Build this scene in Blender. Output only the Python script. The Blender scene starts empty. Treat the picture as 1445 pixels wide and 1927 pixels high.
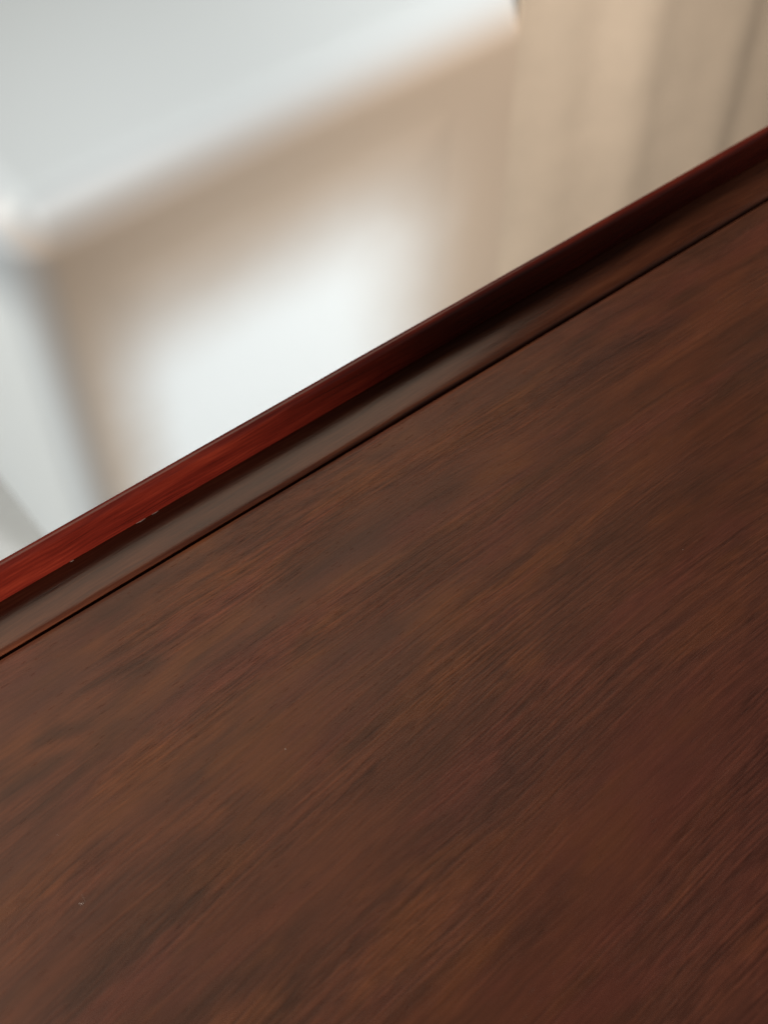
import bpy, bmesh, math, random
from mathutils import Vector
rad = math.radians
scene = bpy.context.scene
C = scene.collection
random.seed(7)
TZ = 0.76                      # height of the table top
FZ = -0.20                     # floor
GY = 0.2131                    # joint between the panel and its frame, far side

# ---------------------------------------------------------------- camera
cam = bpy.data.cameras.new('camera')
cam.sensor_fit = 'VERTICAL'; cam.sensor_height = 24.0
cam.lens = 24.0 * 2490 / 1927
cam.clip_start = 0.01; cam.clip_end = 100
cam.dof.use_dof = True
cam.dof.focus_distance = 0.386
cam.dof.aperture_fstop = cam.lens / 4.8
cam.dof.aperture_blades = 0
co = bpy.data.objects.new('camera', cam); C.objects.link(co)
co.location = (0, 0, TZ + 0.32)
co.rotation_euler = (rad(90 - 53.4017), 0, rad(-38.0))
scene.camera = co

# ---------------------------------------------------------------- light
world = bpy.data.worlds.new('World'); scene.world = world
world.use_nodes = True
bg = world.node_tree.nodes['Background']
bg.inputs[0].default_value = (1.0, 0.93, 0.84, 1); bg.inputs[1].default_value = 0.10

def area(name, loc, target, sx, sy, power, col, spread=180):
    l = bpy.data.lights.new(name, 'AREA'); l.shape = 'RECTANGLE'
    l.size = sx; l.size_y = sy; l.energy = power; l.color = col; l.spread = rad(spread)
    o = bpy.data.objects.new(name, l); C.objects.link(o); o.location = loc
    o.rotation_euler = (Vector(target) - Vector(loc)).to_track_quat('-Z', 'Y').to_euler()
    return o
def spot(name, loc, target, angle, blend, power, col, radius=0.05):
    l = bpy.data.lights.new(name, 'SPOT'); l.spot_size = rad(angle); l.spot_blend = blend
    l.energy = power; l.color = col; l.shadow_soft_size = radius
    o = bpy.data.objects.new(name, l); C.objects.link(o); o.location = loc
    o.rotation_euler = (Vector(target) - Vector(loc)).to_track_quat('-Z', 'Y').to_euler()
    return o
area('ceiling_light', (1.5, 1.62, 2.6), (1.5, 1.35, 0.6), 5.6, 1.1, 24, (1.0, 0.91, 0.70))
area('window_light', (-1.9, 1.3, 1.6), (0.35, 0.7, 0.3), 1.2, 1.2, 34, (0.84, 0.93, 1.0))
area('room_light', (-1.5, 1.6, 2.4), (0.1, 0.15, 0.76), 0.9, 0.9, 78, (1.0, 0.89, 0.76))
spot('panel_fill', (0.50, 0.10, 0.20), (0.49, 0.81, 0.02), 62, 1.0, 12.5, (0.88, 0.96, 1.0), 0.05)  # added unseen spot below the tabletop, makes the pale pool on the cabinet panel
spot('front_fill', (0.45, 0.12, 1.60), (0.58, 0.81, 0.16), 44, 0.9, 84, (0.98, 0.965, 0.94), 0.08)  # added fill spot that lifts the cabinet front, no fixture there
spot('curtain_fill', (0.60, 0.05, 1.60), (1.16, 0.76, 0.26), 52, 1.0, 105, (1.0, 0.94, 0.86), 0.08)  # extra unseen spot put in to brighten the curtain
spot('lip_fill', (-0.62, -0.44, 0.822), (0.035, 0.232, 0.774), 13, 0.95, 95, (1.0, 0.92, 0.85), 0.012)  # low grazing spot added to light the left of the lip, no real lamp

scene.view_settings.view_transform = 'Standard'
scene.view_settings.look = 'None'
scene.view_settings.gamma = 1
scene.view_settings.exposure = 0.0
scene.cycles.use_denoising = True
scene.cycles.denoising_prefilter = 'NONE'

# ---------------------------------------------------------------- helpers
class NT:
    def __init__(s, name):
        s.m = bpy.data.materials.new(name); s.m.use_nodes = True
        s.t = s.m.node_tree; s.t.nodes.clear()
        s.out = s.t.nodes.new('ShaderNodeOutputMaterial')
        s.b = s.t.nodes.new('ShaderNodeBsdfPrincipled')
        s.t.links.new(s.b.outputs[0], s.out.inputs[0])
    def n(s, typ, **kw):
        n = s.t.nodes.new(typ)
        for k, v in kw.items(): setattr(n, k, v)
        return n
    def put(s, sock, v):
        if hasattr(v, 'links') or isinstance(v, bpy.types.NodeSocket): s.t.links.new(v, sock)
        elif v is not None: sock.default_value = v
    def math(s, op, a, b=None, c=None, clamp=False):
        n = s.n('ShaderNodeMath', operation=op); n.use_clamp = clamp
        for i, v in enumerate((a, b, c)): s.put(n.inputs[i], v)
        return n.outputs[0]
    def comb(s, x, y, z=0.0):
        n = s.n('ShaderNodeCombineXYZ')
        for i, v in enumerate((x, y, z)): s.put(n.inputs[i], v)
        return n.outputs[0]
    def sep(s, v):
        n = s.n('ShaderNodeSeparateXYZ'); s.put(n.inputs[0], v); return n.outputs
    def noise(s, vec, scale=1.0, detail=3, rough=0.55, dist=0.0):
        n = s.n('ShaderNodeTexNoise'); s.put(n.inputs['Vector'], vec)
        n.inputs['Scale'].default_value = scale; n.inputs['Detail'].default_value = detail
        n.inputs['Roughness'].default_value = rough; n.inputs['Distortion'].default_value = dist
        return n.outputs[0]
    def ramp(s, fac, stops, interp='LINEAR'):
        n = s.n('ShaderNodeValToRGB'); s.put(n.inputs[0], fac); r = n.color_ramp; r.interpolation = interp
        while len(r.elements) < len(stops): r.elements.new(0.5)
        for e, (p, c) in zip(r.elements, stops): e.position = p; e.color = (*c, 1)
        return n.outputs[0]
    def mr(s, v, a, b, c, d, smooth=True):
        n = s.n('ShaderNodeMapRange'); n.interpolation_type = 'SMOOTHSTEP' if smooth else 'LINEAR'
        s.put(n.inputs[0], v)
        for i, x in enumerate((a, b, c, d)): n.inputs[i + 1].default_value = x
        return n.outputs[0]
    def mix(s, fac, a, b, blend='MIX'):
        n = s.n('ShaderNodeMix', data_type='RGBA', blend_type=blend)
        s.put(n.inputs[0], fac)
        for sock, v in ((n.inputs[6], a), (n.inputs[7], b)):
            if isinstance(v, tuple) and len(v) == 3: v = (*v, 1)
            s.put(sock, v)
        return n.outputs[2]
    def bump(s, h, strength, dist):
        n = s.n('ShaderNodeBump'); n.inputs['Strength'].default_value = strength
        n.inputs['Distance'].default_value = dist; s.put(n.inputs['Height'], h)
        s.t.links.new(n.outputs[0], s.b.inputs['Normal'])

def build(name, bm, mat, parent=None, smooth=True, sharp=40):
    me = bpy.data.meshes.new(name)
    bmesh.ops.recalc_face_normals(bm, faces=bm.faces)
    for f in bm.faces: f.smooth = smooth
    for e in bm.edges:
        if len(e.link_faces) == 2 and e.calc_face_angle(0) > rad(sharp): e.smooth = False
    bm.to_mesh(me); bm.free()
    me.materials.append(mat)
    o = bpy.data.objects.new(name, me); C.objects.link(o)
    if parent: o.parent = parent
    return o
def tag(o, label, cat=None, kind=None):
    if label: o['label'] = label
    if cat: o['category'] = cat
    if kind: o['kind'] = kind
    return o
def box(bm, lo, hi, bevel=0.0, seg=3):
    b2 = bmesh.new(); bmesh.ops.create_cube(b2, size=1)
    for v in b2.verts:
        v.co = Vector([(lo[i] + hi[i]) / 2 + v.co[i] * (hi[i] - lo[i]) for i in range(3)])
    if bevel:
        bmesh.ops.bevel(b2, geom=list(b2.edges), offset=bevel, segments=seg, profile=0.5, affect='EDGES')
    t = bpy.data.meshes.new('t'); b2.to_mesh(t); b2.free(); bm.from_mesh(t); bpy.data.meshes.remove(t)
    return bm

# ---------------------------------------------------------------- materials
def wood_top():
    s = NT('rosewood_panel')
    tc = s.n('ShaderNodeTexCoord')
    u, y, _ = s.sep(tc.outputs['Object'])
    v = s.math('MULTIPLY', y, -1.0)
    # the figure leans away from the edge as it comes forward
    lean = s.math('MULTIPLY', u, s.math('SUBTRACT', 0.16, s.math('MULTIPLY', u, 0.34)))
    lean = s.math('MULTIPLY', lean, s.mr(v, 0.0, 0.075, 0.05, 1.0))
    w = s.math('ADD', v, lean)
    wob = s.math('SUBTRACT', s.noise(s.comb(s.math('MULTIPLY', u, 7.0), s.math('MULTIPLY', w, 22.0)), 1.0, 2, .5), .5)
    w = s.math('ADD', w, s.math('MULTIPLY', wob, 0.012))
    def an(su, sw, off=0.0, **k):
        return s.noise(s.comb(s.math('MULTIPLY_ADD', u, su, off), s.math('MULTIPLY_ADD', w, sw, off * 1.7), off), 1.0, **k)
    blotch = an(19, 56, 3.1, detail=3, rough=.55)
    blotch2 = an(20, 62, 9.7, detail=3, rough=.6)
    band = an(15, 210, 5.3, detail=4, rough=.62)
    rip = an(75, 780, 1.9, detail=3, rough=.62, dist=.5)
    rip2 = an(190, 2000, 4.4, detail=2, rough=.6)
    lines = an(9, 1050, 41.0, detail=4, rough=.72)
    zone = an(10, 34, 17.0, detail=2, rough=.5)          # where the ripple is strong
    rings = an(9, 26, 12.0, detail=1, rough=.4)
    rg = s.math('SINE', s.math('MULTIPLY', rings, 110.0))
    for u0, w0, au, aw, k in ((.046, .0305, .026, .0085, 14.0), (.020, .0395, .020, .007, 11.0), (.262, .018, .026, .009, 8.0)):
        du = s.math('DIVIDE', s.math('SUBTRACT', u, u0), au); dw = s.math('DIVIDE', s.math('SUBTRACT', w, w0), aw)
        r2 = s.math('ADD', s.math('MULTIPLY', du, du), s.math('MULTIPLY', dw, dw))
        hump = s.math('EXPONENT', s.math('MULTIPLY', r2, -.6))
        cat = s.math('MULTIPLY', s.math('SINE', s.math('MULTIPLY', hump, k)), s.math('MULTIPLY', s.math('POWER', hump, .5), 8.0))
        rg = s.math('ADD', rg, cat)
    fig = s.math('ADD', s.math('MULTIPLY', blotch, .6), s.math('MULTIPLY', band, .4))
    fig = s.math('ADD', fig, s.math('MULTIPLY', rg, .012))
    col = s.ramp(fig, [(.36, (.047, .0172, .0096)), (.46, (.060, .0204, .0110)), (.55, (.074, .0238, .0122)), (.66, (.090, .0285, .0132))])
    gu = s.math('DIVIDE', s.math('SUBTRACT', u, .075), .09); gv = s.math('DIVIDE', s.math('SUBTRACT', v, .06), .05)
    glow = s.math('EXPONENT', s.math('MULTIPLY', s.math('ADD', s.math('MULTIPLY', gu, gu), s.math('MULTIPLY', gv, gv)), -1.0))
    blotch2 = s.math('MULTIPLY_ADD', glow, .10, s.math('SUBTRACT', blotch2, .03))     # an orange heart patch of its own
    col = s.mix(s.mr(blotch2, .48, .68, 0, .75), col, (.098, .0312, .0115))
    red = an(16, 58, 21.0, detail=3, rough=.55)
    col = s.mix(s.mr(red, .5, .68, 0, .65), col, (.084, .0235, .0145))
    pur = an(14, 44, 31.0, detail=2, rough=.5)
    col = s.mix(s.mr(pur, .54, .72, 0, .5), col, (.052, .0185, .0130))
    cool = s.math('MULTIPLY', s.mr(u, .04, .2, 0, 1), s.mr(v, .06, .17, 0, 1))             # the board turns redder to one end
    col = s.mix(s.math('MULTIPLY', cool, .6), col, (.062, .0160, .0132))
    g0 = s.math('ADD', s.math('MULTIPLY', lines, .50), s.math('ADD', s.math('MULTIPLY', rip, .27), s.math('MULTIPLY', rip2, .23)))
    amp = s.mr(zone, .36, .64, .35, 1.25)
    g = s.math('MULTIPLY_ADD', s.math('SUBTRACT', g0, .5), amp, .5)
    col = s.mix(1.0, col, s.ramp(g, [(.36, (.52, .50, .51)), (.5, (1, 1, 1)), (.64, (1.55, 1.50, 1.42))]), 'MULTIPLY')
    # short open pores
    po = s.noise(s.comb(s.math('MULTIPLY', u, 190), s.math('MULTIPLY', w, 1700), 3.0), 1.0, 1, .4)
    pm = s.mr(po, .70, .78, 0, .28)
    col = s.mix(pm, col, (.018, .008, .006))
    s.put(s.b.inputs['Base Color'], col)
    smear = s.noise(s.comb(s.math('MULTIPLY', u, 14), s.math('MULTIPLY', v, 14), 8.0), 1.0, 4, .6)
    s.put(s.b.inputs['Roughness'], s.mr(smear, .3, .7, .28, .38))
    s.b.inputs['IOR'].default_value = 1.5
    s.b.inputs['Specular IOR Level'].default_value = .34
    h = s.math('SUBTRACT', s.math('MULTIPLY', g, 1.0), s.math('MULTIPLY', pm, .8))
    s.bump(h, .5, .0004)
    return s.m

def wood_rail(name, c0, c1, c2, rough, seed):
    s = NT(name)
    uv = s.n('ShaderNodeUVMap'); uv.uv_map = 'UVMap'
    u, v, _ = s.sep(uv.outputs[0])
    wob = s.math('SUBTRACT', s.noise(s.comb(s.math('MULTIPLY', u, 12.0), s.math('MULTIPLY', v, 30.0), seed), 1.0, 2, .5), .5)
    w = s.math('ADD', v, s.math('MULTIPLY', wob, 0.008))
    a = s.noise(s.comb(s.math('MULTIPLY', u, 14), s.math('MULTIPLY', w, 160), seed), 1.0, 4, .6)
    b = s.noise(s.comb(s.math('MULTIPLY', u, 60), s.math('MULTIPLY', w, 1300), seed + 4), 1.0, 3, .6)
    f = s.math('ADD', s.math('MULTIPLY', a, .6), s.math('MULTIPLY', b, .4))
    col = s.ramp(f, [(.36, c0), (.5, c1), (.66, c2)])
    s.put(s.b.inputs['Base Color'], col)
    s.b.inputs['Roughness'].default_value = rough
    s.bump(b, .15, .0002)
    return s.m

def plain(name, col, rough=.6, var=.06, scale=14, bump=0.0):
    s = NT(name)
    tc = s.n('ShaderNodeTexCoord')
    n = s.noise(tc.outputs['Object'], scale, 4, .6)
    lo = tuple(c * (1 - var) for c in col); hi = tuple(min(1, c * (1 + var)) for c in col)
    s.put(s.b.inputs['Base Color'], s.ramp(n, [(.3, lo), (.7, hi)]))
    s.b.inputs['Roughness'].default_value = rough
    if bump: s.bump(s.noise(tc.outputs['Object'], scale * 20, 3, .6), .2, bump)
    return s.m

def soft_painted_tones():
    """beige front with a white middle, blur and soft light painted into the fades"""
    s = NT('painted_blur_lacquer')
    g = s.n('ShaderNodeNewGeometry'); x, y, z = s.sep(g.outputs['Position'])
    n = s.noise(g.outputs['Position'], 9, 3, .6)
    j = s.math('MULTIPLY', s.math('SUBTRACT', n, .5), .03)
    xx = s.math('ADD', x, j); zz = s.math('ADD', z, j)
    mid = s.math('MULTIPLY', s.mr(xx, .27, .38, 0, 1), s.mr(xx, .56, .76, 1, 0))  # wide fade painted in as defocus and soft light around the white panel
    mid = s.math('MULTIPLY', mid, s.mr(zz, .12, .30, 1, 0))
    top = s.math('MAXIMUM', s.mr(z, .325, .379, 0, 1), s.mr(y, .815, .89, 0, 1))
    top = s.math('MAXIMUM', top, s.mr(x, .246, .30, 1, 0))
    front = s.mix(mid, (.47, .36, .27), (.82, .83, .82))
    s.put(s.b.inputs['Base Color'], s.mix(top, front, s.mix(s.math('MULTIPLY', s.mr(x, .248, .285, 1, 0), s.mr(z, .24, .36, 1, 0)), (.325, .357, .38), (.62, .66, .675))))  # top greyed and left side paled in the colour, in place of light
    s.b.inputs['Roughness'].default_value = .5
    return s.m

M = {
    'top': wood_top(),
    'frame': wood_rail('rosewood_frame', (.030, .0080, .0040), (.054, .0150, .0070), (.088, .0270, .0120), .19, 2.0),
    'lip': wood_rail('red_rosewood_lip', (.038, .0038, .0022), (.072, .0070, .0038), (.125, .0150, .0070), .16, 11.0),
    'chip': plain('bare_filler', (.27, .20, .17), .6),
    'dust': plain('dust', (.55, .50, .45), .9),
    'cabinet': soft_painted_tones(),
    'white': plain('white_lacquer', (.80, .80, .78), .45),
    'beige': plain('beige_lacquer', (.56, .47, .36), .5),
    'curtain': plain('beige_cloth', (.50, .392, .293), .85),
    'floor': plain('pale_floor', (.34, .35, .35), .4),
}

# ---------------------------------------------------------------- setting
bm = bmesh.new(); box(bm, (-3, -3, FZ - .05), (4, 4, FZ))
tag(build('floor', bm, M['floor'], smooth=False), None, kind='structure')

# ---------------------------------------------------------------- table
XL, XR = -1.00, 0.42           # panel edges
YN, YF = GY - 0.56, GY
S = 0.8
table = bpy.data.objects.new('table', None); C.objects.link(table)
table.location = (0, GY, FZ)
tag(table, 'dark red-brown polished wooden table with a raised red lip along its edge', 'table')
OFF = Vector((0, GY, FZ))

def path(n=8, r=0.006):
    """rounded rectangle of the joint line: (point, outward normal, length so far)"""
    pts = []
    cs = [(XR - r, YF - r, 0), (XL + r, YF - r, 90), (XL + r, YN + r, 180), (XR - r, YN + r, 270)]
    for x, y, a0 in cs:
        for i in range(n + 1):
            a = rad(a0 + 90 * i / n)
            pts.append((Vector((x + r * math.cos(a), y + r * math.sin(a), 0)), Vector((math.cos(a), math.sin(a), 0))))
    return pts
def resample(pts, step=0.02):
    out = []
    for i, (p, nrm) in enumerate(pts):
        q, nq = pts[(i + 1) % len(pts)]
        out.append((p, nrm))
        d = (q - p).length
        if d > step * 2:
            k = int(d / step)
            for j in range(1, k):
                t = j / k; out.append((p.lerp(q, t), nrm.lerp(nq, t).normalized()))
    return out
PATH = resample(path())

def sweep(name, prof, mat, parent, wav=0.0, origin=(0, 0, 0), sharp=38):
    bm = bmesh.new(); uvl = bm.loops.layers.uv.new('UVMap')
    rings, us = [], []
    L = 0.0; prev = None
    vs = [0.0]
    for a, b in zip(prof, prof[1:]): vs.append(vs[-1] + math.hypot(b[0] - a[0], b[1] - a[1]))
    for p, nrm in PATH:
        if prev is not None: L += (p - prev).length
        prev = p; us.append(L)
        k = wav * (math.sin(L * 31 + 1) + .6 * math.sin(L * 83) + .4 * math.sin(L * 197 + 2)) / 2
        rings.append([bm.verts.new(p + nrm * (o + k) + Vector((0, 0, TZ + z))- OFF) for o, z in prof])
    us.append(L + (PATH[0][0] - prev).length)
    n = len(rings)
    for i in range(n):
        A, B = rings[i], rings[(i + 1) % n]
        for j in range(len(prof) - 1):
            f = bm.faces.new((A[j], B[j], B[j + 1], A[j + 1]))
            for lp, (uu, vv) in zip(f.loops, ((us[i], vs[j]), (us[i + 1], vs[j]), (us[i + 1], vs[j + 1]), (us[i], vs[j + 1]))):
                lp[uvl].uv = (uu, vv)
    return build(name, bm, mat, parent, sharp=sharp)

def curve(pts, n=6):
    """Catmull-Rom through pts"""
    P = [pts[0]] + list(pts) + [pts[-1]]; out = []
    for i in range(1, len(P) - 2):
        for k in range(n):
            t = k / n
            out.append(tuple(.5 * (2 * P[i][d] + (P[i + 1][d] - P[i - 1][d]) * t + (2 * P[i - 1][d] - 5 * P[i][d] + 4 * P[i + 1][d] - P[i + 2][d]) * t * t
                       + (-P[i - 1][d] + 3 * P[i][d] - 3 * P[i + 1][d] + P[i + 2][d]) * t ** 3) for d in (0, 1)))
    out.append(tuple(pts[-1])); return out
sc = lambda pr: [(a * S, b * S) for a, b in pr]

# panel: slightly rounded edge falling into the open joint
bm = bmesh.new()
inset = [(-0.0022, 0.0), (-0.0010, -0.00012), (-0.0004, -0.0005), (-0.0002, -0.0012), (-0.0002, -0.016)]
rings = [[bm.verts.new(p + nrm * o + Vector((0, 0, z))) for p, nrm in PATH] for o, z in inset]
n = len(PATH)
for A, B in zip(rings, rings[1:]):
    for i in range(n): bm.faces.new((A[i], A[(i + 1) % n], B[(i + 1) % n], B[i]))
bm.faces.new(rings[0]); bm.faces.new(rings[-1])
for v in bm.verts: v.co -= Vector((0, GY, 0))
top = build('tabletop', bm, M['top'], table); top.location = (0, 0, TZ - FZ)

frame_prof = sc([(.0000, -.012), (.0000, -.0022), (.0006, -.0022), (.0006, -.0006)] +
                curve([(.0007, .0000), (.0012, .0005), (.0027, .0008), (.0070, .0009), (.0110, .0009), (.0160, .0009), (.0200, .0009)]) +
                [(.0240, .0009), (.0240, -.045), (.0, -.045)])
sweep('frame', frame_prof, M['frame'], table)
lip_prof = sc([(.0235, .0011), (.0199, .0011)] +
              curve([(.0195, .0016), (.0197, .0050), (.0205, .0100), (.0212, .0130), (.0219, .0144), (.0232, .0152), (.0252, .0150), (.0262, .0138)]) +
              [(.0265, .0100), (.0263, -.0040), (.0243, -.0040)])
lip = sweep('lip', lip_prof, M['lip'], table, wav=0.00012)

# apron and legs
def tpart(name, lo, hi, mat, bev=.004):
    bm = bmesh.new(); box(bm, lo, hi, bev)
    for v in bm.verts: v.co -= OFF
    uvl = bm.loops.layers.uv.new('UVMap')
    long = max(range(3), key=lambda i: hi[i] - lo[i])
    oth = [i for i in range(3) if i != long]
    for f in bm.faces:
        for lp in f.loops: lp[uvl].uv = (lp.vert.co[long], lp.vert.co[oth[0]] + lp.vert.co[oth[1]])
    return build(name, bm, mat, table)
e = .02
for x in (XL + .0, XR - .05):
    for yy in (YN, YF - .05):
        tpart('leg', (x, yy, FZ), (x + .05, yy + .05, TZ - .040), M['frame'])
tpart('apron', (XL + .051, YF - .035, TZ - .12), (XR - .051, YF - .012, TZ - .040), M['frame'])
tpart('apron', (XL + .051, YN + .012, TZ - .12), (XR - .051, YN + .035, TZ - .040), M['frame'])
tpart('apron', (XL + .012, YN + .051, TZ - .12), (XL + .035, YF - .051, TZ - .040), M['frame'])
tpart('apron', (XR - .035, YN + .051, TZ - .12), (XR - .012, YF - .051, TZ - .040), M['frame'])

# bare flecks along the lower edge of the lip
def fleck(x, ln):
    bm = bmesh.new()
    y = GY + .0194 * S; z = TZ + .0013 * S
    vs = []
    for i in range(7):
        t = i / 6; h = .000035 * math.sin(math.pi * min(max(t, .08), .92)) ** .6
        vs.append([bm.verts.new(Vector((x + ln * t, y - .00003 + .00002 * math.sin(9 * t), z + q * h)) - OFF) for q in (-1, 1)]
                  + [bm.verts.new(Vector((x + ln * t, y + .0002, z + q * h)) - OFF) for q in (1, -1)])
    for a, b in zip(vs, vs[1:]):
        for j in range(4): bm.faces.new((a[j], a[(j + 1) % 4], b[(j + 1) % 4], b[j]))
    bm.faces.new(vs[0]); bm.faces.new(vs[-1])
    tag(build('chip', bm, M['chip'], lip), 'pale chip in the finish under the lip')
for x, ln in ((.0850, .0032), (.0905, .0022), (.0625, .0012)): fleck(x, ln)

# dust on the varnish
def speck(x, y, r, sx=1.0, rot=0.0):
    bm = bmesh.new(); bmesh.ops.create_icosphere(bm, subdivisions=1, radius=r)
    for v in bm.verts:
        v.co = Vector((v.co.x * sx * random.uniform(.8, 1.2), v.co.y * random.uniform(.7, 1.2), v.co.z * .5 + r * .4))
    o = build('dust_speck', bm, M['dust'], top); o.location = (x, y - GY, 0); o.rotation_euler.z = rot
speck(.0773, .1415, .00013)
for i in range(4):
    px, py = random.uniform(.0, .3), random.uniform(.05, .19)
    speck(px, py, random.uniform(.00005, .00010), random.uniform(1, 2), random.uniform(0, 3))
def fibre(x, y, r0):
    bm = bmesh.new(); vs = []
    for i in range(15):
        a = 3.9 + i * .2; rr = r0 * (1 + .05 * i)
        c = Vector((rr * math.cos(a) * .55, rr * math.sin(a), .00008))
        d = Vector((math.cos(a), math.sin(a), 0))
        vs.append([bm.verts.new(c + d * .00002 * math.cos(t) + Vector((0, 0, .00002 * math.sin(t)))) for t in (0, 2.1, 4.2)])
    for a, b in zip(vs, vs[1:]):
        for j in range(3): bm.faces.new((a[j], a[(j + 1) % 3], b[(j + 1) % 3], b[j]))
    o = build('dust_fibre', bm, M['dust'], top); o.location = (x, y - GY, 0)
fibre(.0135, .1395, .0012)

# ---------------------------------------------------------------- cabinet behind
cab = bpy.data.objects.new('cabinet', None); C.objects.link(cab); cab.location = (.254, .81, FZ)
tag(cab, 'low pale cabinet, blurred, with a white panel in a beige front, behind the table', 'cabinet')
CO = Vector(cab.location)
def cpart(name, lo, hi, mat, bev, seg=6):
    bm = bmesh.new(); box(bm, lo, hi, bev, seg)
    for v in bm.verts: v.co -= CO
    return build(name, bm, mat, cab)
X0, X1, Y0, Y1, ZT = .246, 1.75, .805, 1.9, .380
def fielded_panel(xa, xb, za, zb, wide=.09, deep=.004):
    """door panel swelling gently out of the front"""
    bm = bmesh.new(); nx, nz = 60, 36
    g = []
    for i in range(nx + 1):
        x = xa + (xb - xa) * i / nx; row = []
        for k in range(nz + 1):
            z = za + (zb - za) * k / nz
            t = min(x - xa, xb - x, zb - z) / wide
            t = max(0, min(1, t)); t = t * t * (3 - 2 * t)
            row.append(bm.verts.new(Vector((x, Y0 + .0012 - deep * t, z)) - CO))
        g.append(row)
    for i in range(nx):
        for k in range(nz): bm.faces.new((g[i][k], g[i + 1][k], g[i + 1][k + 1], g[i][k + 1]))
    r = bmesh.ops.extrude_face_region(bm, geom=list(bm.faces))
    for v in [q for q in r['geom'] if isinstance(q, bmesh.types.BMVert)]: v.co.y = Y0 + .004 - CO.y
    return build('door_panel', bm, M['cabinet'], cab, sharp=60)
bm = bmesh.new(); box(bm, (X0, Y0, FZ - .08), (X1, Y1, ZT), .055, 16)
bmesh.ops.bisect_plane(bm, geom=list(bm.verts) + list(bm.edges) + list(bm.faces), plane_co=(0, 0, FZ + .0005), plane_no=(0, 0, -1), clear_outer=True)
for v in bm.verts: v.co -= CO
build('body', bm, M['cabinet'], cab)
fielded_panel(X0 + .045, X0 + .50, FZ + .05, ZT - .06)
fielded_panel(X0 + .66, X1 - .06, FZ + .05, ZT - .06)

# ---------------------------------------------------------------- curtain
bm = bmesh.new()
cols = []
xs = [.792 + i * .004 for i in range(190)]
for i, x in enumerate(xs):
    t = x - .792
    d = (.0045 * math.sin(t * 2 * math.pi / .125 + 3.4) + .0015 * math.sin(t * 2 * math.pi / .081 + .5)) * min(1, t / .09) + .0430 * math.exp(-(t / .095) ** 2)
    cols.append([[bm.verts.new((x, 0.765 + d - dy, z)) for dy in (0, .003)] for z in [FZ + k * .13 + .004 for k in range(19)]])
for i in range(len(cols) - 1):
    for k in range(18):
        for s_ in (0, 1):
            bm.faces.new((cols[i][k][s_], cols[i + 1][k][s_], cols[i + 1][k + 1][s_], cols[i][k + 1][s_]))
for c in (cols[0], cols[-1]):
    for k in range(18): bm.faces.new((c[k][0], c[k][1], c[k + 1][1], c[k + 1][0]))
for i in range(len(cols) - 1):
    for k in (0, 18): bm.faces.new((cols[i][k][0], cols[i + 1][k][0], cols[i + 1][k][1], cols[i][k][1]))
for v in bm.verts: v.co -= Vector((.792, .765, 0))
cu = build('curtain', bm, M['curtain'], sharp=70); cu.location = (.792, .765, 0)
tag(cu, 'blurred beige curtain with soft vertical folds at the upper right', 'curtain')
